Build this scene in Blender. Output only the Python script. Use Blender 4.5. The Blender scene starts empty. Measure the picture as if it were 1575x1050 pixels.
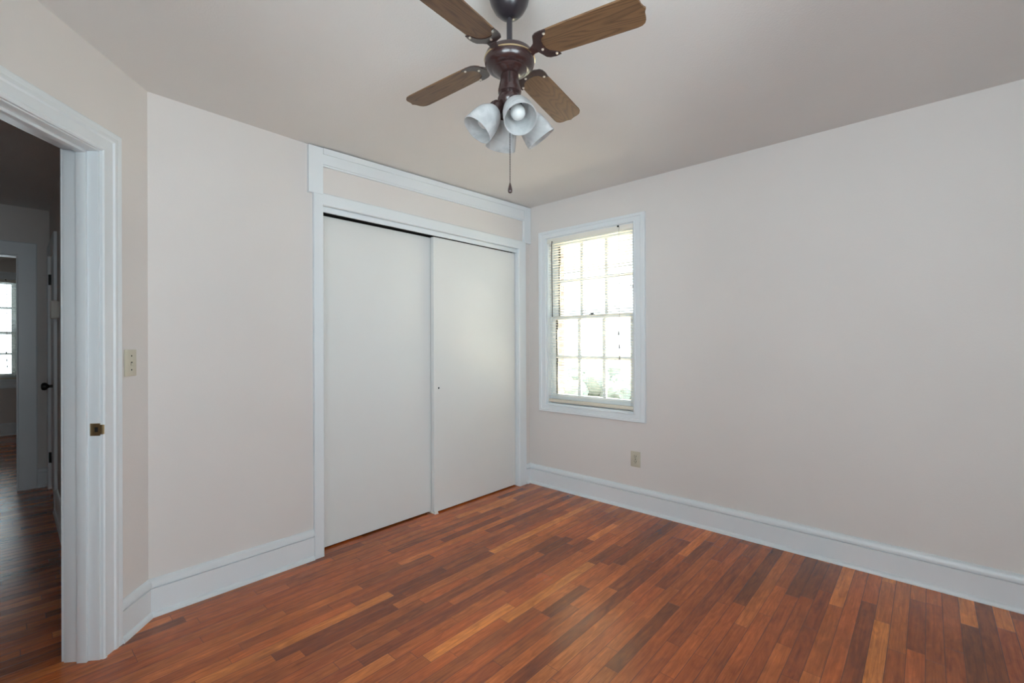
import bpy, bmesh, math, random
from mathutils import Vector, Matrix

random.seed(7)
sc = bpy.context.scene
C = sc.collection

# ------------------------------------------------------------------ camera
F_PX = 704.36                       # focal length for a 1575 px wide frame
cam_d = bpy.data.cameras.new('camera')
cam_d.sensor_width = 36.0
cam_d.lens = F_PX / 1575.0 * 36.0
cam_d.clip_start = 0.02
cam_o = bpy.data.objects.new('camera', cam_d)
C.objects.link(cam_o)
YAW, PITCH, ROLL = 0.8325, 0.0016, -0.0041
fw = Vector((math.sin(YAW) * math.cos(PITCH), math.cos(YAW) * math.cos(PITCH), math.sin(PITCH)))
r0 = Vector((math.cos(YAW), -math.sin(YAW), 0))
u0 = r0.cross(fw)
rt = math.cos(ROLL) * r0 + math.sin(ROLL) * u0
up = -math.sin(ROLL) * r0 + math.cos(ROLL) * u0
mx = Matrix((rt, up, -fw)).transposed().to_4x4()
mx.translation = Vector((-3.1283, -2.6369, 1.2459))
cam_o.matrix_world = mx
sc.camera = cam_o

# ------------------------------------------------------------------ world, daylight, exposure
SKY = 5.2
SIDE_LOW = 0.31
GROUND_COL = (1.44, 1.61, 1.77)
SKY_LOW = (1.12, 1.25, 1.37)
SKY_HIGH = (1.04, 1.20, 1.35)
w = bpy.data.worlds.new('overcast_sky')
sc.world = w
w.use_nodes = True
nt = w.node_tree
bg = nt.nodes['Background']
tc = nt.nodes.new('ShaderNodeTexCoord')
sp = nt.nodes.new('ShaderNodeSeparateXYZ')
mrw = nt.nodes.new('ShaderNodeMapRange')
mrw.inputs['From Min'].default_value = -1.0
rp = nt.nodes.new('ShaderNodeValToRGB')
WORLD_RAMP = ((0.0, GROUND_COL), (0.485, GROUND_COL), (0.515, SKY_LOW), (1.0, SKY_HIGH))   # pale sunlit ground below the horizon, bright overcast above
rp.color_ramp.elements[0].position = 0.0
rp.color_ramp.elements[0].color = WORLD_RAMP[0][1] + (1,)
rp.color_ramp.elements[1].position = 1.0
rp.color_ramp.elements[1].color = WORLD_RAMP[3][1] + (1,)
for p_, c_ in WORLD_RAMP[1:3]:
    e_ = rp.color_ramp.elements.new(p_)
    e_.color = c_ + (1,)
nt.links.new(tc.outputs['Generated'], sp.inputs[0])
nt.links.new(sp.outputs['Z'], mrw.inputs['Value'])
nt.links.new(mrw.outputs[0], rp.inputs[0])
# the overcast is brightest on the side behind the camera
dotn = nt.nodes.new('ShaderNodeVectorMath')
dotn.operation = 'DOT_PRODUCT'
nt.links.new(tc.outputs['Generated'], dotn.inputs[0])
dotn.inputs[1].default_value = (-0.76, -0.65, 0.0)
side = nt.nodes.new('ShaderNodeMapRange')
side.interpolation_type = 'SMOOTHSTEP'
side.inputs['From Min'].default_value = -0.55
side.inputs['From Max'].default_value = 0.75
side.inputs['To Min'].default_value = SKY * SIDE_LOW
side.inputs['To Max'].default_value = SKY
nt.links.new(dotn.outputs['Value'], side.inputs['Value'])
nt.links.new(side.outputs[0], bg.inputs[1])
nt.links.new(rp.outputs[0], bg.inputs[0])

sun_d = bpy.data.lights.new('hazy_sun', 'SUN')
sun_d.energy = 52.0
sun_d.angle = math.radians(3.0)
sun_d.color = (1.0, 0.85, 0.66)
sun_o = bpy.data.objects.new('hazy_sun', sun_d)
C.objects.link(sun_o)
SUN_FROM = Vector((0.50, 0.13, 0.86))          # high on the right: it falls on the blind of the bedroom window
sun_o.rotation_euler = SUN_FROM.to_track_quat('Z', 'Y').to_euler()

sc.view_settings.view_transform = 'Standard'
sc.view_settings.look = 'None'
sc.view_settings.gamma = 1.0
sc.view_settings.use_curve_mapping = False
sc.view_settings.exposure = 0.85
sc.cycles.use_denoising = True
sc.cycles.max_bounces = 14
sc.cycles.diffuse_bounces = 10
sc.cycles.transparent_max_bounces = 24
sc.cycles.sample_clamp_indirect = 6.0
sc.cycles.sample_clamp_direct = 1.6


def portal(name, loc, direction, sx, sy):
    l = bpy.data.lights.new(name, 'AREA')
    l.shape = 'RECTANGLE'
    l.size, l.size_y = sx, sy
    l.cycles.is_portal = True
    o = bpy.data.objects.new(name, l)
    C.objects.link(o)
    o.location = loc
    o.rotation_euler = Vector(direction).to_track_quat('-Z', 'Z').to_euler()
    return o


# ------------------------------------------------------------------ room dimensions (metres)
W = -2.7007            # corner where the closet wall meets the slanted door wall
ANG = 0.8471
ca, sa = math.cos(ANG), math.sin(ANG)
XL, YF = -3.72, -3.45  # left wall, wall behind the camera
HX = -2.885            # hall right wall
HE = 3.10              # hall end wall
FY = 6.684             # far room's far wall


def AP(s, off, z=0.0):
    """point on the slanted wall: s metres from its corner, off metres into the room"""
    return Vector((W - s * ca + off * sa, -s * sa - off * ca, z))


# ------------------------------------------------------------------ material helpers
def new_mat(name):
    m = bpy.data.materials.new(name)
    m.use_nodes = True
    return m, m.node_tree, m.node_tree.nodes['Principled BSDF']


def paint(name, col, rough=0.5, bump=0.0, scale=60.0, var=0.03, spec=0.4):
    m, t, b = new_mat(name)
    n = t.nodes.new('ShaderNodeTexNoise')
    tcn = t.nodes.new('ShaderNodeTexCoord')
    t.links.new(tcn.outputs['Object'], n.inputs['Vector'])
    n.inputs['Scale'].default_value = 2.5
    n.inputs['Detail'].default_value = 4
    r = t.nodes.new('ShaderNodeValToRGB')
    r.color_ramp.elements[0].position = 0.3
    r.color_ramp.elements[1].position = 0.7
    r.color_ramp.elements[0].color = tuple(c * (1 - var) for c in col) + (1,)
    r.color_ramp.elements[1].color = tuple(min(1, c * (1 + var)) for c in col) + (1,)
    t.links.new(n.outputs['Fac'], r.inputs[0])
    t.links.new(r.outputs[0], b.inputs['Base Color'])
    b.inputs['Roughness'].default_value = rough
    b.inputs['Specular IOR Level'].default_value = spec
    if bump > 0:
        n2 = t.nodes.new('ShaderNodeTexNoise')
        n2.inputs['Scale'].default_value = scale
        n2.inputs['Detail'].default_value = 3
        t.links.new(tcn.outputs['Object'], n2.inputs['Vector'])
        bp = t.nodes.new('ShaderNodeBump')
        bp.inputs['Strength'].default_value = bump
        bp.inputs['Distance'].default_value = 0.004
        t.links.new(n2.outputs['Fac'], bp.inputs['Height'])
        t.links.new(bp.outputs[0], b.inputs['Normal'])
    return m


def plain(name, col, rough=0.4, metal=0.0, spec=0.5, coat=0.0):
    m = paint(name, col, rough, 0, 1, 0.04, spec)
    b = m.node_tree.nodes['Principled BSDF']
    b.inputs['Metallic'].default_value = metal
    b.inputs['Coat Weight'].default_value = coat
    b.inputs['Coat Roughness'].default_value = 0.15
    return m


def math_node(t, op, a=None, b=None, c=None):
    n = t.nodes.new('ShaderNodeMath')
    n.operation = op
    for i, v in enumerate((a, b, c)):
        if v is None:
            continue
        if isinstance(v, (int, float)):
            n.inputs[i].default_value = v
        else:
            t.links.new(v, n.inputs[i])
    return n.outputs[0]


def floor_material():
    m, t, b = new_mat('oak_strip_floor')
    L = t.links
    tcn = t.nodes.new('ShaderNodeTexCoord')
    sx = t.nodes.new('ShaderNodeSeparateXYZ')
    L.new(tcn.outputs['Object'], sx.inputs[0])
    x, y = sx.outputs['X'], sx.outputs['Y']
    BW = 0.057
    yr = math_node(t, 'DIVIDE', y, BW)
    row = math_node(t, 'FLOOR', yr)
    yf = math_node(t, 'SUBTRACT', yr, row)
    wn = t.nodes.new('ShaderNodeTexWhiteNoise')
    wn.noise_dimensions = '1D'
    L.new(row, wn.inputs['W'])
    sc3 = t.nodes.new('ShaderNodeSeparateColor')
    L.new(wn.outputs['Color'], sc3.inputs[0])
    length = math_node(t, 'MULTIPLY_ADD', sc3.outputs[0], 0.55, 0.42)
    off = math_node(t, 'MULTIPLY', sc3.outputs[1], 11.0)
    xr = math_node(t, 'ADD', math_node(t, 'DIVIDE', x, length), off)
    # uneven board lengths within a row
    xw = math_node(t, 'ADD', xr, math_node(t, 'MULTIPLY', math_node(t, 'SINE', math_node(t, 'MULTIPLY', xr, 2.1)), 0.33))
    pl = math_node(t, 'FLOOR', xw)
    xf = math_node(t, 'SUBTRACT', xw, pl)
    cb = t.nodes.new('ShaderNodeCombineXYZ')
    L.new(row, cb.inputs[0])
    L.new(pl, cb.inputs[1])
    wn2 = t.nodes.new('ShaderNodeTexWhiteNoise')
    wn2.noise_dimensions = '3D'
    L.new(cb.outputs[0], wn2.inputs['Vector'])
    sc4 = t.nodes.new('ShaderNodeSeparateColor')
    L.new(wn2.outputs['Color'], sc4.inputs[0])
    ramp = t.nodes.new('ShaderNodeValToRGB')
    els = ramp.color_ramp.elements
    els[0].position = 0.0
    els[0].color = (0.233, 0.057, 0.013, 1)
    els[1].position = 1.0
    els[1].color = (0.744, 0.224, 0.041, 1)
    for p, c in ((0.10, (0.287, 0.068, 0.015, 1)), (0.25, (0.396, 0.093, 0.018, 1)), (0.55, (0.474, 0.114, 0.020, 1)), (0.85, (0.558, 0.142, 0.026, 1))):
        e = els.new(p)
        e.color = c
    L.new(sc4.outputs[0], ramp.inputs[0])
    # grain
    gv = t.nodes.new('ShaderNodeCombineXYZ')
    L.new(math_node(t, 'ADD', math_node(t, 'MULTIPLY', x, 3.5), math_node(t, 'MULTIPLY', sc4.outputs[1], 40)), gv.inputs[0])
    L.new(math_node(t, 'MULTIPLY', y, 95.0), gv.inputs[1])
    L.new(math_node(t, 'MULTIPLY', sc4.outputs[2], 20), gv.inputs[2])
    gn = t.nodes.new('ShaderNodeTexNoise')
    gn.inputs['Scale'].default_value = 1.0
    gn.inputs['Detail'].default_value = 5
    gn.inputs['Roughness'].default_value = 0.65
    gn.inputs['Distortion'].default_value = 0.6
    L.new(gv.outputs[0], gn.inputs['Vector'])
    gr = t.nodes.new('ShaderNodeValToRGB')
    gr.color_ramp.elements[0].position = 0.28
    gr.color_ramp.elements[0].color = (0.66, 0.62, 0.60, 1)
    gr.color_ramp.elements[1].position = 0.66
    gr.color_ramp.elements[1].color = (1.12, 1.12, 1.12, 1)
    L.new(gn.outputs['Fac'], gr.inputs[0])
    hue = t.nodes.new('ShaderNodeValToRGB')
    hue.color_ramp.elements[0].position = 0.0
    hue.color_ramp.elements[0].color = (1.03, 0.96, 0.95, 1)
    hue.color_ramp.elements[1].position = 1.0
    hue.color_ramp.elements[1].color = (0.96, 1.06, 1.06, 1)
    L.new(sc4.outputs[1], hue.inputs[0])
    tint = t.nodes.new('ShaderNodeMix')
    tint.data_type = 'RGBA'
    tint.blend_type = 'MULTIPLY'
    tint.inputs['Factor'].default_value = 1.0
    L.new(ramp.outputs[0], tint.inputs['A'])
    L.new(hue.outputs[0], tint.inputs['B'])
    # mottled figure inside each board
    mv = t.nodes.new('ShaderNodeCombineXYZ')
    L.new(math_node(t, 'ADD', math_node(t, 'MULTIPLY', x, 9.0), math_node(t, 'MULTIPLY', sc4.outputs[2], 60)), mv.inputs[0])
    L.new(math_node(t, 'MULTIPLY', y, 38.0), mv.inputs[1])
    mn = t.nodes.new('ShaderNodeTexNoise')
    mn.inputs['Scale'].default_value = 1.0
    mn.inputs['Detail'].default_value = 4
    mn.inputs['Distortion'].default_value = 1.2
    L.new(mv.outputs[0], mn.inputs['Vector'])
    mrp = t.nodes.new('ShaderNodeValToRGB')
    mrp.color_ramp.elements[0].position = 0.25
    mrp.color_ramp.elements[0].color = (0.70, 0.68, 0.68, 1)
    mrp.color_ramp.elements[1].position = 0.7
    mrp.color_ramp.elements[1].color = (1.18, 1.18, 1.17, 1)
    L.new(mn.outputs['Fac'], mrp.inputs[0])
    mot = t.nodes.new('ShaderNodeMix')
    mot.data_type = 'RGBA'
    mot.blend_type = 'MULTIPLY'
    mot.inputs['Factor'].default_value = 1.0
    L.new(tint.outputs['Result'], mot.inputs['A'])
    L.new(mrp.outputs[0], mot.inputs['B'])
    mul = t.nodes.new('ShaderNodeMix')
    mul.data_type = 'RGBA'
    mul.blend_type = 'MULTIPLY'
    mul.inputs['Factor'].default_value = 1.0
    L.new(mot.outputs['Result'], mul.inputs['A'])
    L.new(gr.outputs[0], mul.inputs['B'])
    # worn, stained patches with their own shape
    pn = t.nodes.new('ShaderNodeTexNoise')
    pn.inputs['Scale'].default_value = 2.2
    pn.inputs['Detail'].default_value = 5
    L.new(tcn.outputs['Object'], pn.inputs['Vector'])
    pr = t.nodes.new('ShaderNodeValToRGB')
    pr.color_ramp.elements[0].position = 0.33
    pr.color_ramp.elements[0].color = (0.82, 0.80, 0.80, 1)
    pr.color_ramp.elements[1].position = 0.62
    pr.color_ramp.elements[1].color = (1.06, 1.05, 1.04, 1)
    L.new(pn.outputs['Fac'], pr.inputs[0])
    mul2 = t.nodes.new('ShaderNodeMix')
    mul2.data_type = 'RGBA'
    mul2.blend_type = 'MULTIPLY'
    mul2.inputs['Factor'].default_value = 1.0
    L.new(mul.outputs['Result'], mul2.inputs['A'])
    L.new(pr.outputs[0], mul2.inputs['B'])
    # gaps between the strips
    ey = math_node(t, 'MULTIPLY', math_node(t, 'MINIMUM', yf, math_node(t, 'SUBTRACT', 1.0, yf)), BW)
    ex = math_node(t, 'MULTIPLY', math_node(t, 'MINIMUM', xf, math_node(t, 'SUBTRACT', 1.0, xf)), length)
    ed = math_node(t, 'MINIMUM', ey, ex)
    mr = t.nodes.new('ShaderNodeMapRange')
    mr.inputs['From Min'].default_value = 0.0004
    mr.inputs['From Max'].default_value = 0.0016
    L.new(ed, mr.inputs['Value'])
    gap = t.nodes.new('ShaderNodeMix')
    gap.data_type = 'RGBA'
    L.new(mr.outputs[0], gap.inputs['Factor'])
    gap.inputs['A'].default_value = (0.10, 0.035, 0.016, 1)
    L.new(mul2.outputs['Result'], gap.inputs['B'])
    L.new(gap.outputs['Result'], b.inputs['Base Color'])
    rr = t.nodes.new('ShaderNodeMapRange')
    rr.inputs['To Min'].default_value = 0.17
    rr.inputs['To Max'].default_value = 0.32
    L.new(pn.outputs['Fac'], rr.inputs['Value'])
    L.new(rr.outputs[0], b.inputs['Roughness'])
    b.inputs['Specular IOR Level'].default_value = 0.5
    b.inputs['Coat Weight'].default_value = 0.12
    b.inputs['Coat Roughness'].default_value = 0.2
    bp = t.nodes.new('ShaderNodeBump')
    bp.inputs['Strength'].default_value = 0.25
    bp.inputs['Distance'].default_value = 0.001
    hsum = math_node(t, 'ADD', mr.outputs[0], math_node(t, 'MULTIPLY', gn.outputs['Fac'], 0.35))
    L.new(hsum, bp.inputs['Height'])
    L.new(bp.outputs[0], b.inputs['Normal'])
    return m


def blade_material():
    m, t, b = new_mat('oak_veneer')
    L = t.links
    tcn = t.nodes.new('ShaderNodeTexCoord')
    oi = t.nodes.new('ShaderNodeObjectInfo')
    mp = t.nodes.new('ShaderNodeMapping')
    L.new(tcn.outputs['Object'], mp.inputs[0])
    mp.inputs['Scale'].default_value = (3.2, 20, 20)
    ad = t.nodes.new('ShaderNodeVectorMath')
    ad.operation = 'ADD'
    L.new(mp.outputs[0], ad.inputs[0])
    cbn = t.nodes.new('ShaderNodeCombineXYZ')
    L.new(math_node(t, 'MULTIPLY', oi.outputs['Random'], 37.0), cbn.inputs[0])
    L.new(math_node(t, 'MULTIPLY', oi.outputs['Random'], 11.0), cbn.inputs[1])
    L.new(cbn.outputs[0], ad.inputs[1])
    # growth rings: contour lines of a stretched noise field give cathedral figure
    fld = t.nodes.new('ShaderNodeTexNoise')
    fld.inputs['Scale'].default_value = 0.75
    fld.inputs['Detail'].default_value = 1.0
    L.new(ad.outputs[0], fld.inputs['Vector'])
    ring = math_node(t, 'FRACT', math_node(t, 'MULTIPLY', fld.outputs['Fac'], 14.0))
    ringr = t.nodes.new('ShaderNodeValToRGB')
    ringr.color_ramp.elements[0].position = 0.0
    ringr.color_ramp.elements[0].color = (0.15, 0.15, 0.15, 1)
    ringr.color_ramp.elements[1].position = 1.0
    ringr.color_ramp.elements[1].color = (0.30, 0.30, 0.30, 1)
    for p_, v_ in ((0.12, 0.55), (0.30, 0.85), (0.75, 0.75)):
        e_ = ringr.color_ramp.elements.new(p_)
        e_.color = (v_, v_, v_, 1)
    L.new(ring, ringr.inputs[0])
    mp2 = t.nodes.new('ShaderNodeMapping')
    L.new(tcn.outputs['Object'], mp2.inputs[0])
    mp2.inputs['Scale'].default_value = (16, 300, 300)
    nz = t.nodes.new('ShaderNodeTexNoise')
    nz.inputs['Detail'].default_value = 4
    nz.inputs['Scale'].default_value = 1.0
    L.new(mp2.outputs[0], nz.inputs['Vector'])
    s = math_node(t, 'ADD', math_node(t, 'MULTIPLY', ringr.outputs[0], 0.65), math_node(t, 'MULTIPLY', nz.outputs['Fac'], 0.45))
    r = t.nodes.new('ShaderNodeValToRGB')
    r.color_ramp.elements[0].position = 0.15
    r.color_ramp.elements[0].color = (0.040, 0.018, 0.008, 1)
    r.color_ramp.elements[1].position = 0.85
    r.color_ramp.elements[1].color = (0.160, 0.085, 0.038, 1)
    L.new(s, r.inputs[0])
    L.new(r.outputs[0], b.inputs['Base Color'])
    b.inputs['Roughness'].default_value = 0.45
    return m


def glass_material():
    m = bpy.data.materials.new('window_glass')
    m.use_nodes = True
    t = m.node_tree
    t.nodes.clear()
    o = t.nodes.new('ShaderNodeOutputMaterial')
    mixn = t.nodes.new('ShaderNodeMixShader')
    tr = t.nodes.new('ShaderNodeBsdfTransparent')
    tr.inputs[0].default_value = (0.96, 0.98, 0.97, 1)
    gl = t.nodes.new('ShaderNodeBsdfGlossy')
    gl.inputs['Roughness'].default_value = 0.01
    fr = t.nodes.new('ShaderNodeFresnel')
    fr.inputs[0].default_value = 1.25
    t.links.new(fr.outputs[0], mixn.inputs[0])
    t.links.new(tr.outputs[0], mixn.inputs[1])
    t.links.new(gl.outputs[0], mixn.inputs[2])
    t.links.new(mixn.outputs[0], o.inputs[0])
    return m


def shade_material():
    """swirled white alabaster glass"""
    m, t, b = new_mat('alabaster_glass')
    L = t.links
    tcn = t.nodes.new('ShaderNodeTexCoord')
    n = t.nodes.new('ShaderNodeTexNoise')
    n.inputs['Scale'].default_value = 14
    n.inputs['Detail'].default_value = 3
    n.inputs['Distortion'].default_value = 1.6
    L.new(tcn.outputs['Object'], n.inputs['Vector'])
    r = t.nodes.new('ShaderNodeValToRGB')
    r.color_ramp.elements[0].position = 0.35
    r.color_ramp.elements[0].color = (0.58, 0.595, 0.60, 1)
    r.color_ramp.elements[1].position = 0.65
    r.color_ramp.elements[1].color = (0.78, 0.79, 0.795, 1)
    L.new(n.outputs['Fac'], r.inputs[0])
    L.new(r.outputs[0], b.inputs['Base Color'])
    b.inputs['Roughness'].default_value = 0.25
    b.inputs['Subsurface Weight'].default_value = 0.0
    tl = t.nodes.new('ShaderNodeBsdfTranslucent')
    L.new(r.outputs[0], tl.inputs[0])
    mixn = t.nodes.new('ShaderNodeMixShader')
    mixn.inputs[0].default_value = 0.45
    out = t.nodes['Material Output']
    L.new(b.outputs[0], mixn.inputs[1])
    L.new(tl.outputs[0], mixn.inputs[2])
    L.new(mixn.outputs[0], out.inputs[0])
    return m


def brick_material():
    m, t, b = new_mat('brick')
    tcn = t.nodes.new('ShaderNodeTexCoord')
    mp = t.nodes.new('ShaderNodeMapping')
    mp.inputs['Rotation'].default_value = (math.pi / 2, 0, 0)
    t.links.new(tcn.outputs['Object'], mp.inputs[0])
    bt = t.nodes.new('ShaderNodeTexBrick')
    bt.inputs['Scale'].default_value = 4.4
    bt.inputs['Color1'].default_value = (0.13, 0.11, 0.10, 1)
    bt.inputs['Color2'].default_value = (0.19, 0.165, 0.15, 1)
    bt.inputs['Mortar'].default_value = (0.35, 0.33, 0.30, 1)
    t.links.new(mp.outputs[0], bt.inputs['Vector'])
    t.links.new(bt.outputs[0], b.inputs['Base Color'])
    b.inputs['Roughness'].default_value = 0.9
    return m


def foliage_material(name, c1, c2, scale):
    m, t, b = new_mat(name)
    tcn = t.nodes.new('ShaderNodeTexCoord')
    n = t.nodes.new('ShaderNodeTexNoise')
    n.inputs['Scale'].default_value = scale
    n.inputs['Detail'].default_value = 6
    t.links.new(tcn.outputs['Object'], n.inputs['Vector'])
    r = t.nodes.new('ShaderNodeValToRGB')
    r.color_ramp.elements[0].position = 0.35
    r.color_ramp.elements[0].color = c1 + (1,)
    r.color_ramp.elements[1].position = 0.65
    r.color_ramp.elements[1].color = c2 + (1,)
    t.links.new(n.outputs['Fac'], r.inputs[0])
    t.links.new(r.outputs[0], b.inputs['Base Color'])
    b.inputs['Roughness'].default_value = 0.9
    return m


M_WALL = paint('wall_paint', (0.69, 0.66, 0.635), 0.6, 0.12, 90, 0.012, 0.25)
M_CEIL = paint('ceiling_paint', (0.69, 0.685, 0.67), 0.75, 0.25, 130, 0.015, 0.2)
M_TRIM = paint('trim_paint', (0.725, 0.77, 0.795), 0.35, 0.06, 40, 0.015, 0.45)
M_DOOR = paint('closet_door_paint', (0.70, 0.715, 0.705), 0.42, 0.05, 50, 0.012, 0.4)
M_FLOOR = floor_material()
M_BLADE = blade_material()
M_GLASS = glass_material()
M_SHADE = shade_material()
M_BULB = plain('frosted_bulb_glass', (0.52, 0.53, 0.52), 0.35)
M_BRONZE = plain('brown_enamel', (0.030, 0.014, 0.013), 0.25, 0.0, 0.5, 0.35)
M_IRON = plain('dark_bronze_enamel', (0.022, 0.018, 0.022), 0.3, 0.1, 0.5, 0.4)
M_BAND = plain('brass_band', (0.62, 0.50, 0.30), 0.18, 1.0)
M_BRASS = plain('worn_brass', (0.42, 0.31, 0.17), 0.32, 1.0)
M_CHROME = plain('steel_screw', (0.75, 0.72, 0.66), 0.3, 1.0)
M_ALMOND = plain('almond_plastic', (0.53, 0.50, 0.40), 0.4)
M_SLOT = plain('black_slot', (0.01, 0.01, 0.01), 0.6)
M_BLACK = plain('blackened_metal', (0.015, 0.013, 0.012), 0.4, 0.4)
M_BLIND = plain('white_vinyl', (0.80, 0.775, 0.70), 0.45)
M_RAIL = plain('cream_vinyl', (0.70, 0.65, 0.54), 0.45)
M_CORD = plain('grey_cord', (0.30, 0.29, 0.28), 0.8)
M_WAND = plain('clear_grey_plastic', (0.07, 0.07, 0.07), 0.3)
M_BOX = plain('white_plastic', (0.72, 0.71, 0.66), 0.45)
M_BRICK = brick_material()
M_GRASS = foliage_material('lawn_grass', (0.040, 0.052, 0.033), (0.065, 0.078, 0.055), 6)
M_LEAF = foliage_material('shrub_leaves', (0.11, 0.125, 0.103), (0.16, 0.178, 0.15), 9)
M_ROAD = plain('asphalt', (0.055, 0.056, 0.058), 0.9)
M_CONC = plain('pale_concrete', (0.58, 0.54, 0.47), 0.9)
M_BARK = plain('bark', (0.12, 0.09, 0.07), 0.9)
M_SKY_BLOCK = plain('sky_block_grey', (0.2, 0.2, 0.2), 0.9)

# ------------------------------------------------------------------ object helpers
ORIGIN = {}


def origin_of(o):
    return ORIGIN.get(o.name, Vector((0, 0, 0)))


def props(o, label=None, cat=None, group=None, kind=None):
    if label:
        o['label'] = label
    if cat:
        o['category'] = cat
    if group:
        o['group'] = group
    if kind:
        o['kind'] = kind
    return o


def thing(name, loc, label=None, cat=None, group=None, kind=None):
    o = bpy.data.objects.new(name, None)
    o.empty_display_size = 0.05
    C.objects.link(o)
    o.location = loc
    ORIGIN[o.name] = Vector(loc)
    return props(o, label, cat, group, kind)


def obj(name, bm, mat, parent=None, smooth=False, angle=35):
    """link a bmesh given in WORLD coordinates as one mesh object"""
    o_par = origin_of(parent) if parent else Vector((0, 0, 0))
    bmesh.ops.remove_doubles(bm, verts=bm.verts, dist=1e-6)
    bmesh.ops.recalc_face_normals(bm, faces=bm.faces)
    me = bpy.data.meshes.new(name)
    if parent:
        bmesh.ops.translate(bm, verts=bm.verts, vec=-o_par)
    if smooth:
        lim = math.radians(angle)
        for f in bm.faces:
            f.smooth = True
        for e in bm.edges:
            if len(e.link_faces) == 2 and e.calc_face_angle(0) > lim:
                e.smooth = False
    bm.to_mesh(me)
    bm.free()
    me.materials.append(mat)
    o = bpy.data.objects.new(name, me)
    C.objects.link(o)
    if parent:
        o.parent = parent
    ORIGIN[o.name] = o_par
    return o


def struct(name, bm, mat, label=None, cat=None, parent=None, smooth=False):
    o = obj(name, bm, mat, parent, smooth)
    if parent is None:
        props(o, label, cat, None, 'structure')
    return o


def BM():
    return bmesh.new()


def box(bm, x0, x1, y0, y1, z0, z1, bev=0.0, mapf=None):
    vs = []
    for z in (z0, z1):
        for y in (y0, y1):
            for x in (x0, x1):
                p = Vector((x, y, z)) if mapf is None else mapf(x, y, z)
                vs.append(bm.verts.new(p))
    fs = [(0, 2, 3, 1), (4, 5, 7, 6), (0, 1, 5, 4), (2, 6, 7, 3), (0, 4, 6, 2), (1, 3, 7, 5)]
    faces = [bm.faces.new([vs[i] for i in f]) for f in fs]
    if bev > 0:
        es = list({e for f in faces for e in f.edges})
        bmesh.ops.bevel(bm, geom=es, offset=bev, segments=2, affect='EDGES', profile=0.5)
    return bm


def lathe(bm, prof, center, segs=40, axis=Vector((0, 0, 1)), cap=True):
    """prof: list of (radius, height along axis)"""
    q = Vector((0, 0, 1)).rotation_difference(axis.normalized())
    rings = []
    for r, h in prof:
        if r < 1e-6:
            rings.append([bm.verts.new(center + q @ Vector((0, 0, h)))])
        else:
            rings.append([bm.verts.new(center + q @ Vector((r * math.cos(2 * math.pi * i / segs), r * math.sin(2 * math.pi * i / segs), h))) for i in range(segs)])
    for a, b in zip(rings, rings[1:]):
        for i in range(segs):
            j = (i + 1) % segs
            if len(a) == 1 and len(b) == 1:
                continue
            if len(a) == 1:
                bm.faces.new([a[0], b[i], b[j]])
            elif len(b) == 1:
                bm.faces.new([a[i], a[j], b[0]])
            else:
                bm.faces.new([a[i], a[j], b[j], b[i]])
    if cap:
        for rg in (rings[0], rings[-1]):
            if len(rg) > 2:
                bm.faces.new(rg)
    return bm


def tube(bm, pts, r, segs=10, radii=None):
    pts = [Vector(p) for p in pts]
    rings = []
    prev = None
    for i, p in enumerate(pts):
        d = (pts[min(i + 1, len(pts) - 1)] - pts[max(i - 1, 0)]).normalized()
        a = prev if prev is not None else (Vector((0, 0, 1)) if abs(d.z) < 0.9 else Vector((1, 0, 0)))
        n = (a - d * a.dot(d)).normalized()
        prev = n
        bn = d.cross(n)
        rr = radii[i] if radii else r
        rings.append([bm.verts.new(p + rr * (math.cos(2 * math.pi * k / segs) * n + math.sin(2 * math.pi * k / segs) * bn)) for k in range(segs)])
    for a, b in zip(rings, rings[1:]):
        for k in range(segs):
            bm.faces.new([a[k], a[(k + 1) % segs], b[(k + 1) % segs], b[k]])
    bm.faces.new(rings[0])
    bm.faces.new(rings[-1])
    return bm


def prism(bm, poly, z0, z1, mapf=None):
    """poly: list of (x, y)"""
    g = (lambda x, y, z: Vector((x, y, z))) if mapf is None else mapf
    lo = [bm.verts.new(g(x, y, z0)) for x, y in poly]
    hi = [bm.verts.new(g(x, y, z1)) for x, y in poly]
    n = len(poly)
    bm.faces.new(lo)
    bm.faces.new(hi)
    for i in range(n):
        j = (i + 1) % n
        bm.faces.new([lo[i], lo[j], hi[j], hi[i]])
    return bm


def wall_bm(length, z0, z1, thick, holes, mapf):
    """solid wall with rectangular holes; mapf(a, t, z): a along, t outward depth"""
    bm = BM()
    As = sorted({0.0, length} | {h[0] for h in holes} | {h[1] for h in holes})
    Zs = sorted({z0, z1} | {h[2] for h in holes} | {h[3] for h in holes})

    def solid(i, j):
        if i < 0 or j < 0 or i >= len(As) - 1 or j >= len(Zs) - 1:
            return False
        am, zm = (As[i] + As[i + 1]) / 2, (Zs[j] + Zs[j + 1]) / 2
        return not any(h[0] < am < h[1] and h[2] < zm < h[3] for h in holes)

    def q(*ps):
        bm.faces.new([bm.verts.new(mapf(*p)) for p in ps])
    for i in range(len(As) - 1):
        for j in range(len(Zs) - 1):
            if not solid(i, j):
                continue
            a0, a1, b0, b1 = As[i], As[i + 1], Zs[j], Zs[j + 1]
            q((a0, 0, b0), (a1, 0, b0), (a1, 0, b1), (a0, 0, b1))
            q((a0, thick, b0), (a0, thick, b1), (a1, thick, b1), (a1, thick, b0))
            if not solid(i - 1, j):
                q((a0, 0, b0), (a0, 0, b1), (a0, thick, b1), (a0, thick, b0))
            if not solid(i + 1, j):
                q((a1, 0, b0), (a1, thick, b0), (a1, thick, b1), (a1, 0, b1))
            if not solid(i, j - 1):
                q((a0, 0, b0), (a0, thick, b0), (a1, thick, b0), (a1, 0, b0))
            if not solid(i, j + 1):
                q((a0, 0, b1), (a1, 0, b1), (a1, thick, b1), (a0, thick, b1))
    return bm


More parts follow.
